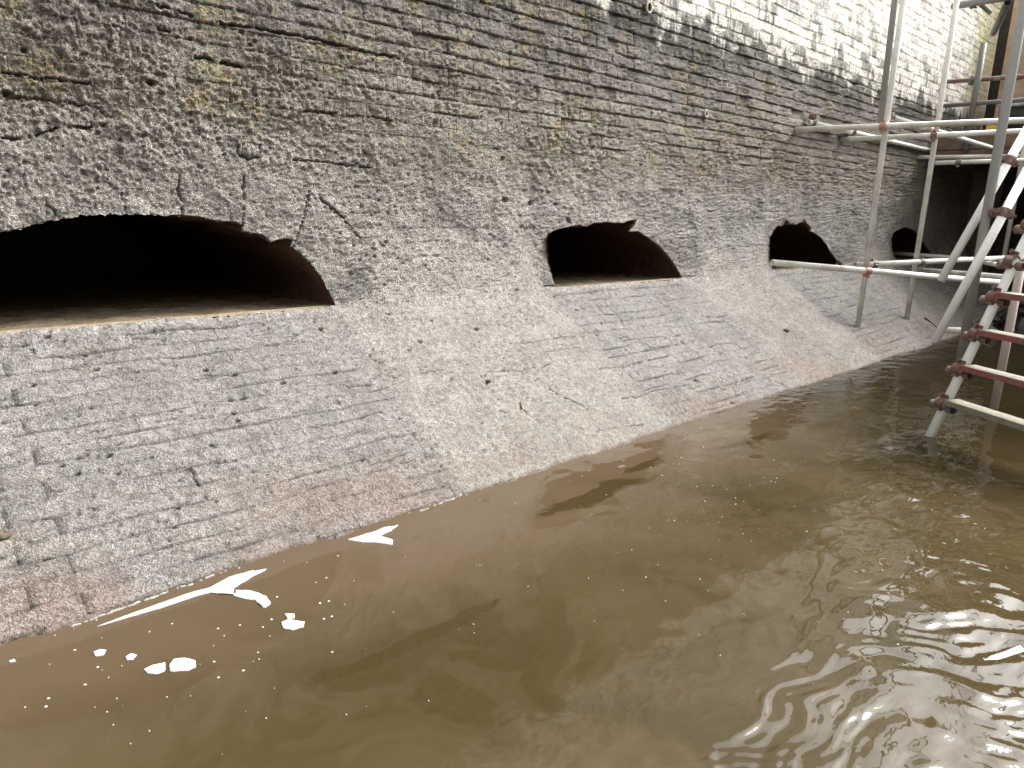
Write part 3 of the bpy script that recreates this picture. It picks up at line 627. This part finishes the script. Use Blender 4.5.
# ------------------------------------------------------------------ scaffold
def pipe(name, a, b, parent, mat=M_TUBE, r=.02415, bend=0):
    m = MB(); m.pipe(a, b, r, seg=6 if bend else 1, bend=bend); return m.build(name, mat, parent, smooth=True)
def coupler(c, da, db, parent, mat=M_RUST, gap=.0265):
    """right-angle coupler: saddle, two hinged caps and bolts"""
    c = Vector(c); da = Vector(da).normalized(); db = Vector(db).normalized(); n = da.cross(db)
    n = n.normalized() if n.length > .1 else Vector((0, 1, 0)); m = MB()
    for d, sgn in ((da, 1), (db, -1)):
        cc = c+n*sgn*gap; q = d.to_track_quat('Z', 'Y'); R = []
        for zz, rr_ in ((-.026, .0255), (-.026, .031), (-.012, .033), (.012, .033), (.026, .031), (.026, .0255)):
            R.append([cc+q @ Vector((rr_*math.cos(k_*math.pi/7), rr_*math.sin(k_*math.pi/7), zz)) for k_ in range(14)])
        m.rings(R, closed=True)
        o = d.cross(n).normalized(); M = Matrix((d, o, n)).transposed()
        m.box(cc+o*.039, .034, .022, .026, M); m.box(cc-o*.036, .030, .014, .030, M)
    o = da.cross(n).normalized(); M = Matrix((da, o, n)).transposed(); m.box(c, .046, .046, .014, M)
    ob = m.build('coupler', mat, parent)
    for d, sgn in ((da, 1), (db, -1)):
        o = d.cross(n).normalized(); cc = c+n*sgn*gap+o*.045; b_ = MB(); b_.cyl(cc-n*.035, cc+n*.040, .0065, 8); b_.cyl(cc+n*.018*sgn, cc+n*.034*sgn, .012, 6)
        bo = b_.build('bolt', mat); bo.parent = ob; bo.location = Vector(bo.location)-Vector(ob.location)-Vector(parent.location); bo.matrix_parent_inverse = Matrix()
    return ob
M_GALV = mat_paint('grey_galvanised', (.36, .37, .36), (.27, .27, .26), (.34, .27, .23), .6)
M_PBR = mat_paint('pinkish_stained_tube', (.42, .34, .30), (.32, .26, .23), (.45, .42, .38), .55)
sc = empty('tube_scaffold', (7, 1.6, 0)); tag(sc, 'tubular steel scaffold frame standing on the slope and in the water at right', 'scaffold')
ZUP = Vector((0, 0, 1))
def vert_pt(p, zt): return Vector((p.x, p.y, zt))
def on_pole(foot, y):      # height of a pole where the survey reads row y
    lo, hi = -1, 6
    for _ in range(40):
        mid = (lo+hi)/2; v = Vector((foot.x, foot.y, mid))-CP; yy = 384-F_PX*v.dot(_U)/v.dot(_F)
        if yy > y: lo = mid
        else: hi = mid
    return Vector((foot.x, foot.y, lo))
P1 = at_slope(858, 325); P2 = at_slope(907, 318)
pipe('standard_pole', P1-ZUP*.02, vert_pt(P1, 4.2), sc); pipe('standard_pole', P2-ZUP*.02, vert_pt(P2, 4.2), sc)
P1b = P1+Vector((-.01, .07, 0)); pipe('standard_pole', vert_pt(P1b, 1.95)+Vector((.06, 0, 0)), vert_pt(P1b, 4.2)+Vector((-.05, 0, 0)), sc, M_GALV)
P3 = at_depth(961, 358, 4.3); pipe('standard_pole', P3, vert_pt(P3, 3.6), sc, M_GALV, .0255)
P3b = at_depth(984, 240, 7.4); pipe('standard_pole', Vector((P3b.x, P3b.y, -.3)), Vector((P3b.x, P3b.y, 4)), sc)
P4 = at_z(994, 408, 0); pipe('standard_pole', P4-ZUP*.4, on_pole(P4, 246), sc, M_PBR)
P5 = at_depth(1004, 257, 8.0); pipe('standard_pole', P5, vert_pt(P5, 3.9), sc)
P6 = at_depth(966, 150, 8.3); pipe('standard_pole', P6, on_pole(P6, 43), sc, M_GREY, .034)
TOW = lambda p: (CP-p).normalized()
def level(name, xa, ya, za, xb, yb, parent=sc, mat=M_TUBE, zb=None, r=.02415):
    a = at_depth(xa, ya, za); b = at_z(xb, yb, a.z) if zb is None else at_depth(xb, yb, zb)
    pipe(name, a, b, parent, mat, r); return a, b
def cpl(a, b, x, pole, parent=sc, mat=M_RUST, y=None):
    # coupler where tube a-b passes the column x
    lo, hi = 0, 1
    f = lambda t: (lambda v: 512+F_PX*v.dot(_R)/v.dot(_F))(a.lerp(b, t)-CP)
    for _ in range(40):
        mid = (lo+hi)/2
        if (f(mid) < x) == (f(1) > f(0)): lo = mid
        else: hi = mid
    p = a.lerp(b, lo); d = (b-a).normalized(); n = d.cross(Vector(pole)).normalized()
    if n.dot(TOW(p)) < 0: n = -n
    coupler(p-n*.0265, d, pole, parent, mat); return p
pA = on_pole(P1, 124); zA = (pA-CP).dot(_F)-.06
A_ = level('ledger_tube', 787, 130, zA+.5, 1030, 120.3, zb=zA-.55); cpl(*A_, 883, ZUP, mat=M_PINK)
pB = on_pole(P2, 136); zB = (pB-CP).dot(_F)-.06
B_ = level('ledger_tube', 830, 140, zB+.5, 1030, 131, zb=zB-.5); cpl(*B_, 934, ZUP)
T1 = level('transom_tube', 808, 122, zA+.5, 949, 155, zb=9.2); cpl(*T1, 812, B_[1]-B_[0])
T1b = level('transom_tube', 893, 118, zA+.25, 999, 150, zb=8.3); cpl(*T1, 852, B_[1]-B_[0])
cpl(*T1b, 997, ZUP, mat=M_PINK)
C_ = level('ledger_tube', 912, 157.5, 8.6, 1030, 156, zb=7.9); D_ = level('ledger_tube', 935, 163, 8.0, 1030, 160, zb=7.6); cpl(*C_, 995, ZUP); cpl(*D_, 958, ZUP, mat=M_GREY)
E_ = level('guard_rail', 944, 82, 8.6, 1030, 76, mat=M_RUST, zb=7.6); cpl(*E_, 1015, ZUP, mat=M_PINK)
F__ = level('guard_rail', 942, 106, 8.6, 1030, 99.5, mat=M_GREY, zb=7.6); cpl(*E_, 972, ZUP, mat=M_GREY)
G_ = level('top_beam', 954, 6, 7.2, 1030, -7, mat=M_GREY, zb=6.0, r=.034); cpl(*G_, 975, ZUP, mat=M_GREY)
G2 = level('short_brace', 978, 2, 7.2, 990, 12, mat=M_GREY, zb=7.4)
p = at_depth(1008, 2, 6.6); pipe('transom_tube', p, p+Vector((1.2, .4, .0)), sc, M_GREY, .034)
# lower lift
pL = on_pole(P1, 271); zL = (pL-CP).dot(_F)
L1 = level('ledger_tube', 772, 262.5, zL-.9, 1006, 283, zb=zL-.25); cpl(*L1, 867, ZUP, mat=M_PINK)
N_ = level('ledger_tube', 855, 265, zL+.02, 1004, 258, zb=7.2); cpl(*N_, 874, L1[1]-L1[0])
cpl(*N_, 921, ZUP, mat=M_GREY)
level('ledger_tube', 891, 253, 9.4, 974, 259, zb=8.6); level('ledger_tube', 919, 269.5, 8.2, 1004, 277, zb=6.4); level('ledger_tube', 985, 262.5, 7.4, 1004, 266, zb=6.8)
level('ledger_tube', 945, 330, 5.9, 970, 331, zb=5.6)
# long slanting white tubes
M_WHT = mat_paint('pale_worn_tube', (.84, .85, .83), (.74, .75, .72), (.45, .40, .33), .62)
S1a, S1b = at_depth(940.5, 281, 4.3), at_depth(1030, 124, 4.1); pipe('raking_tube', S1a, S1b, sc, M_WHT)
S2a, S2b = at_depth(935.5, 340, 4.15), at_depth(1030, 165, 3.95); pipe('raking_tube', S2a, S2b, sc, M_WHT)
cpl(S1a, S1b, 1009, ZUP); cpl(S2a, S2b, 1004, ZUP, mat=M_RUST)

# stair of boards clamped to slanting tubes
st = empty('scaffold_stair', tuple(at_z(930, 436, 0))); tag(st, 'scaffold stair with red-edged boards clamped to white slanting tubes rising from the water', 'stair')
f0 = at_z(930, 436, 0); hdir = Vector((.866, -.5, 0)); d = ray(1021, 250)
# height where the sight line meets the stair's vertical plane
nrm = hdir.cross(ZUP); k_ = (f0-CP).dot(nrm)/d.dot(nrm); f1 = CP+d*k_
up = (f1-f0); L = up.length; u = up.normalized()
pipe('stringer_tube', f0-u*.35, f0+u*(L+1.0), st, M_WHT)
tdir = Vector((-.5, -.866, 0))
pipe('stringer_tube', f0+tdir*.75-u*.35, f0+tdir*.75+u*(L+1.0), st, M_WHT)
def stair_t(y):
    lo, hi = 0, L*1.3
    for _ in range(40):
        mid = (lo+hi)/2; v = f0+u*mid-CP; yy = 384-F_PX*v.dot(_U)/v.dot(_F)
        if yy > y: lo = mid
        else: hi = mid
    return lo
for yy, mt in ((404, M_WOOD), (370, M_RED), (335, M_RED), (298, M_RED), (262, M_RUST), (226, M_RED)):
    p = f0+u*stair_t(yy); M = Matrix((tdir, Vector((-tdir.y, tdir.x, 0)), ZUP)).transposed(); m = MB()
    q = p+tdir*.40+ZUP*.02
    if yy > 270: 
        m.box(q, .74, .095, .030, M); bd = m.build('step_board', M_WOOD, st)
        if mt is M_RED:
            m = MB(); side = Vector((-tdir.y, tdir.x, 0)); side = side if side.dot(TOW(q)) > 0 else -side
            m.box(q+side*.0495, .742, .004, .031, M); eb = m.build('painted_edge', M_RED, None); eb.parent = bd; eb.location = Vector(eb.location)-Vector(st.location)-Vector(bd.location); eb.matrix_parent_inverse = Matrix()
    pipe('step_tube', p-tdir*.09-ZUP*.02, p+tdir*.06-ZUP*.02, st, M_RUST if yy < 400 else M_GREY)
    coupler(p-ZUP*.004, u, tdir, st, M_RUST)
# ------------------------------------------------------------------ deck, gate and what stands round the far end
dk = empty('timber_deck', (9.9, 0, 1.85)); tag(dk, 'brown plank deck spanning the far end of the chamber above dark water', 'deck')
r_ = random.Random(3)
for i in range(2):
    y = 3.12; z0 = 1.84+i*.16
    while y > -3.4:
        w = r_.uniform(.9, 1.5); w = min(w, y+3.45); m = MB(); m.box((9.95+r_.uniform(-.006, .006), y-w/2, z0+.076), .10, w-.008, .150); m.build('plank', M_FASCIA, dk); y -= w
for i in range(18):
    m = MB(); m.box((10.13+i*.232, -.15, 2.13+r_.uniform(-.004, .004)), .22, 6.6, .06); m.build('deck_board', M_FASCIA, dk)
# closed mitre gate under the deck
gt = empty('lock_gate', (13.4, 0, 0)); tag(gt, 'dark timber lock gate in the shade under the deck', 'gate')
for i in range(26):
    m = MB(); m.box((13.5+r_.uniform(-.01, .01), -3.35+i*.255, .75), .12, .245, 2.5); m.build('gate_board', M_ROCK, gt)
# rubble heaped in the shade
m = MB(); m2 = []
for i in range(520):
    X = r_.uniform(8.3, 12.8); Yc = r_.uniform(-1.6, 2.2); z = .02+.30*max(0, (X-9.2))/2.5+r_.uniform(-.08, .06)
    if X < 9.3 and r_.random() < .7: continue
    s_ = r_.uniform(.05, .16); pts = [Vector((X, Yc, z))+Vector((r_.uniform(-1, 1), r_.uniform(-1, 1), r_.uniform(-.7, .7)))*s_ for _ in range(6)]
    q = [Vector((X, Yc, z))+Vector(v)*s_*r_.uniform(.6, 1.1) for v in ((1, 0, 0), (0, 1, 0), (-1, 0, 0), (0, -1, 0), (0, 0, .8), (0, 0, -.8))]
    m.add(q, [(0, 1, 4), (1, 2, 4), (2, 3, 4), (3, 0, 4), (1, 0, 5), (2, 1, 5), (3, 2, 5), (0, 3, 5)])
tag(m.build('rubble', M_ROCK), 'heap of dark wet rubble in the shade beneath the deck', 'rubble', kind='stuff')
# dark boat hull lying on the deck side
_d = ray(992, 112); _y0 = _d.y/_d.x*10.9; print('hull', _y0, CP+_d*(10.9/_d.x))
bt = empty('work_boat', (10.9, _y0-1.5, 2.18)); tag(bt, 'dark hulled boat with pale blue rim seen behind the scaffold rails', 'boat')
def hull(o, L_, W_, H_):
    R = []
    for i in range(13):
        t = i/12; w = W_*(math.sin(min(1, t*1.9+.12)*math.pi/2)*(1-.12*t)); h = H_*(1.12-.25*math.sin(t*math.pi)); pr = []
        for a, zz in ((-1, 1), (-.94, .5), (-.7, .08), (0, 0), (.7, .08), (.94, .5), (1, 1)): pr.append(Vector((o[0]+a*w/2, o[1]+.9-t*L_, o[2]+zz*h)))
        R.append(pr)
    return R
R = hull((11.3, _y0-.9, 2.18), 3.2, 1.1, .42); m = MB(); m.rings(R); m.build('hull', M_HULL, bt, smooth=True)
m = MB()
for sd_ in (0, 6):
    pr = [r0_[sd_] for r0_ in R]
    for a, b in zip(pr[:-1], pr[1:]): m.cyl(a, b, .035, 8)
m.build('gunwale', M_HULLT, bt, smooth=True)
m = MB()
for i in range(8):
    a0, a1 = math.pi*i/8, math.pi*(i+1)/8; m.cyl((10.95, _y0-.75+.28*math.cos(a0), 2.56+.16*math.sin(a0)), (10.95, _y0-.75+.28*math.cos(a1), 2.56+.16*math.sin(a1)), .03, 8)
m.build('bow_hoop', M_HULLT, bt, smooth=True)
_d = ray(993.5, 126); _x = 10.12; _c = CP+_d*(_x/_d.x); print('yellow', _c)
yb = MB(); yb.box((_x, _c.y, max(_c.z, 2.23)), .10, .12, .12); yb.box((_x+.0, _c.y, max(_c.z, 2.23)+.065), .085, .10, .012); yb.box((_x, _c.y, 2.165), .07, .08, .02); tag(yb.build('yellow_box', M_YEL), 'small yellow box standing on the deck edge beside the dark hull', 'box')
# yellowed quoin and orange brick end wall
ew = empty('end_wall', (14, 0, 2)); tag(ew, 'orange brick wall closing the far end of the chamber above the deck', 'wall')
_d = ray(1004, 60); ye = _d.y/_d.x*12.9; m = MB(); m.box((13.15, ye-2.8, 3.7), .5, 5.6, 3.2); m.build('brick_face', M_ORANGE, ew)
m = MB(); m.box((14.35, 2.0, 3.7), .4, 4.0, 3.2); m.build('recess_back', M_ROCK, ew)  # near-black colour on this back face stands in for the recess's shade
m = MB(); m.box((15, 0, .8), 1.0, 8, 2.6); m.build('lower_brickwork', M_OPP, ew)
# opposite chamber wall
ow = empty('opposite_wall', (2, -3.5, 0)); tag(ow, 'stained brick wall along the opposite side of the chamber', 'wall')
m = MB(); m.box((0, -4.0, 1.6), 34, 1.0, 6.0); m.build('brick_face', M_OPP, ow)
m = MB(); m.box((0, -4.0, 4.68), 34, 1.1, .16); m.build('coping', M_OPP, ow)
m = MB(); m.add([(-250, 4.1, 5.2), (250, 4.1, 5.2), (250, 300, 5.2), (-250, 300, 5.2)], [(0, 1, 2, 3)]); m.add([(-250, -300, 4.6), (250, -300, 4.6), (250, -4.5, 4.6), (-250, -4.5, 4.6)], [(0, 1, 2, 3)]); tag(m.build('ground', M_GROUND), kind='structure')

# ------------------------------------------------------------------ small things on the slope and the water
M_TWIG = mat_mud('wet_twig', (.05, .04, .03), (.03, .022, .016), .6, 60)
def face_pt(x, y, off=.0):
    X, s = at_face(x, y); h = relief(np.array([X]), np.array([s]))[0]
    return Vector(profile(np.array([X]), np.array([s]), h+off)[0])
def twig(L, r, label):
    m = MB(); pts = [face_pt(*p_, .004) for p_ in L]
    for i, (a, b) in enumerate(zip(pts[:-1], pts[1:])): m.cyl(a, b, r*(1-.25*i), 7, r*(1-.25*(i+1)))
    tag(m.build('twig', M_TWIG, smooth=True), label, 'twig')
twig([(549, 388), (562, 396), (574, 403), (588, 409)], .0042, 'thin dark twig lying aslant on the pale slope below the second mouth')
twig([(521, 400), (523, 407), (528, 411)], .004, 'short curved dark twig left of the longer one on the slope')
twig([(924, 318), (930, 322), (938, 329)], .009, 'dark stick poking from the slope by the end of the raking tube')
def lump(x, y, r, label, mat, name='stone'):
    c = face_pt(x, y, .003); m = MB(); R = []; n = 10
    for j in range(1, 6):
        a = math.pi*j/6; R.append([c+Vector((math.sin(a)*math.cos(k_*2*math.pi/n)*r*(1+.2*math.sin(k_*2.7+j)), math.sin(a)*math.sin(k_*2*math.pi/n)*r*.8, math.cos(a)*r*.55*(1+.15*math.sin(k_*1.9)))) for k_ in range(n)])
    m.rings(R); tag(m.build(name, mat, smooth=True), label, name)
M_LUMP = mat_mud('brown_lump', (.14, .10, .065), (.08, .055, .035), .8, 40)
lump(786, 331, .028, 'brown muddy stone stuck on the slope between second and third mouths', M_LUMP)
lump(3, 536, .022, 'brown muddy stone on the slope at the left edge of the photo', M_LUMP)
lump(488, 382, .016, 'flat brown stone on the pale slope right of the nearest apron', M_LUMP)
p = at_z(621, 467, 0); m = MB(); R = [[p+Vector((q*.03*math.cos(k_*.785), q*.012*math.sin(k_*.785), zz)) for k_ in range(8)] for q, zz in ((1, -.003), (1, .003), (.4, .007))]; m.rings(R)
tag(m.build('leaf', M_LUMP), 'curled brown leaf floating by the foot of the slope', 'leaf')
def ring(x, y, r, label):
    c = face_pt(x, y, .008); m = MB(); R = []; n = 14
    for k_ in range(n):
        a = k_*2*math.pi/n; cc = c+Vector((r*math.cos(a), 0, r*1.15*math.sin(a))); o = Vector((math.cos(a), 0, math.sin(a)))
        R.append([cc+(o*math.cos(t)+Vector((0, 1, 0))*math.sin(t))*.008 for t in (0, 1.05, 2.1, 3.14, 4.2, 5.25)])
    m.rings(R, closed=True); tag(m.build('lime_ring', mat_ring, smooth=True), label, 'lime ring', 'pale lime rings on the wall')
mat_ring = mat_mud('lime_deposit', (.60, .54, .44), (.42, .34, .24), .8, 50)
ring(705, 114, .022, 'pale lime ring on the dark courses above and left of the third mouth'); ring(647, 8, .028, 'pale lime ring at the whitewash edge near the top of the photo')
print('triangles', sum(len(o.data.polygons)*2 for o in S.objects if o.type == 'MESH'))
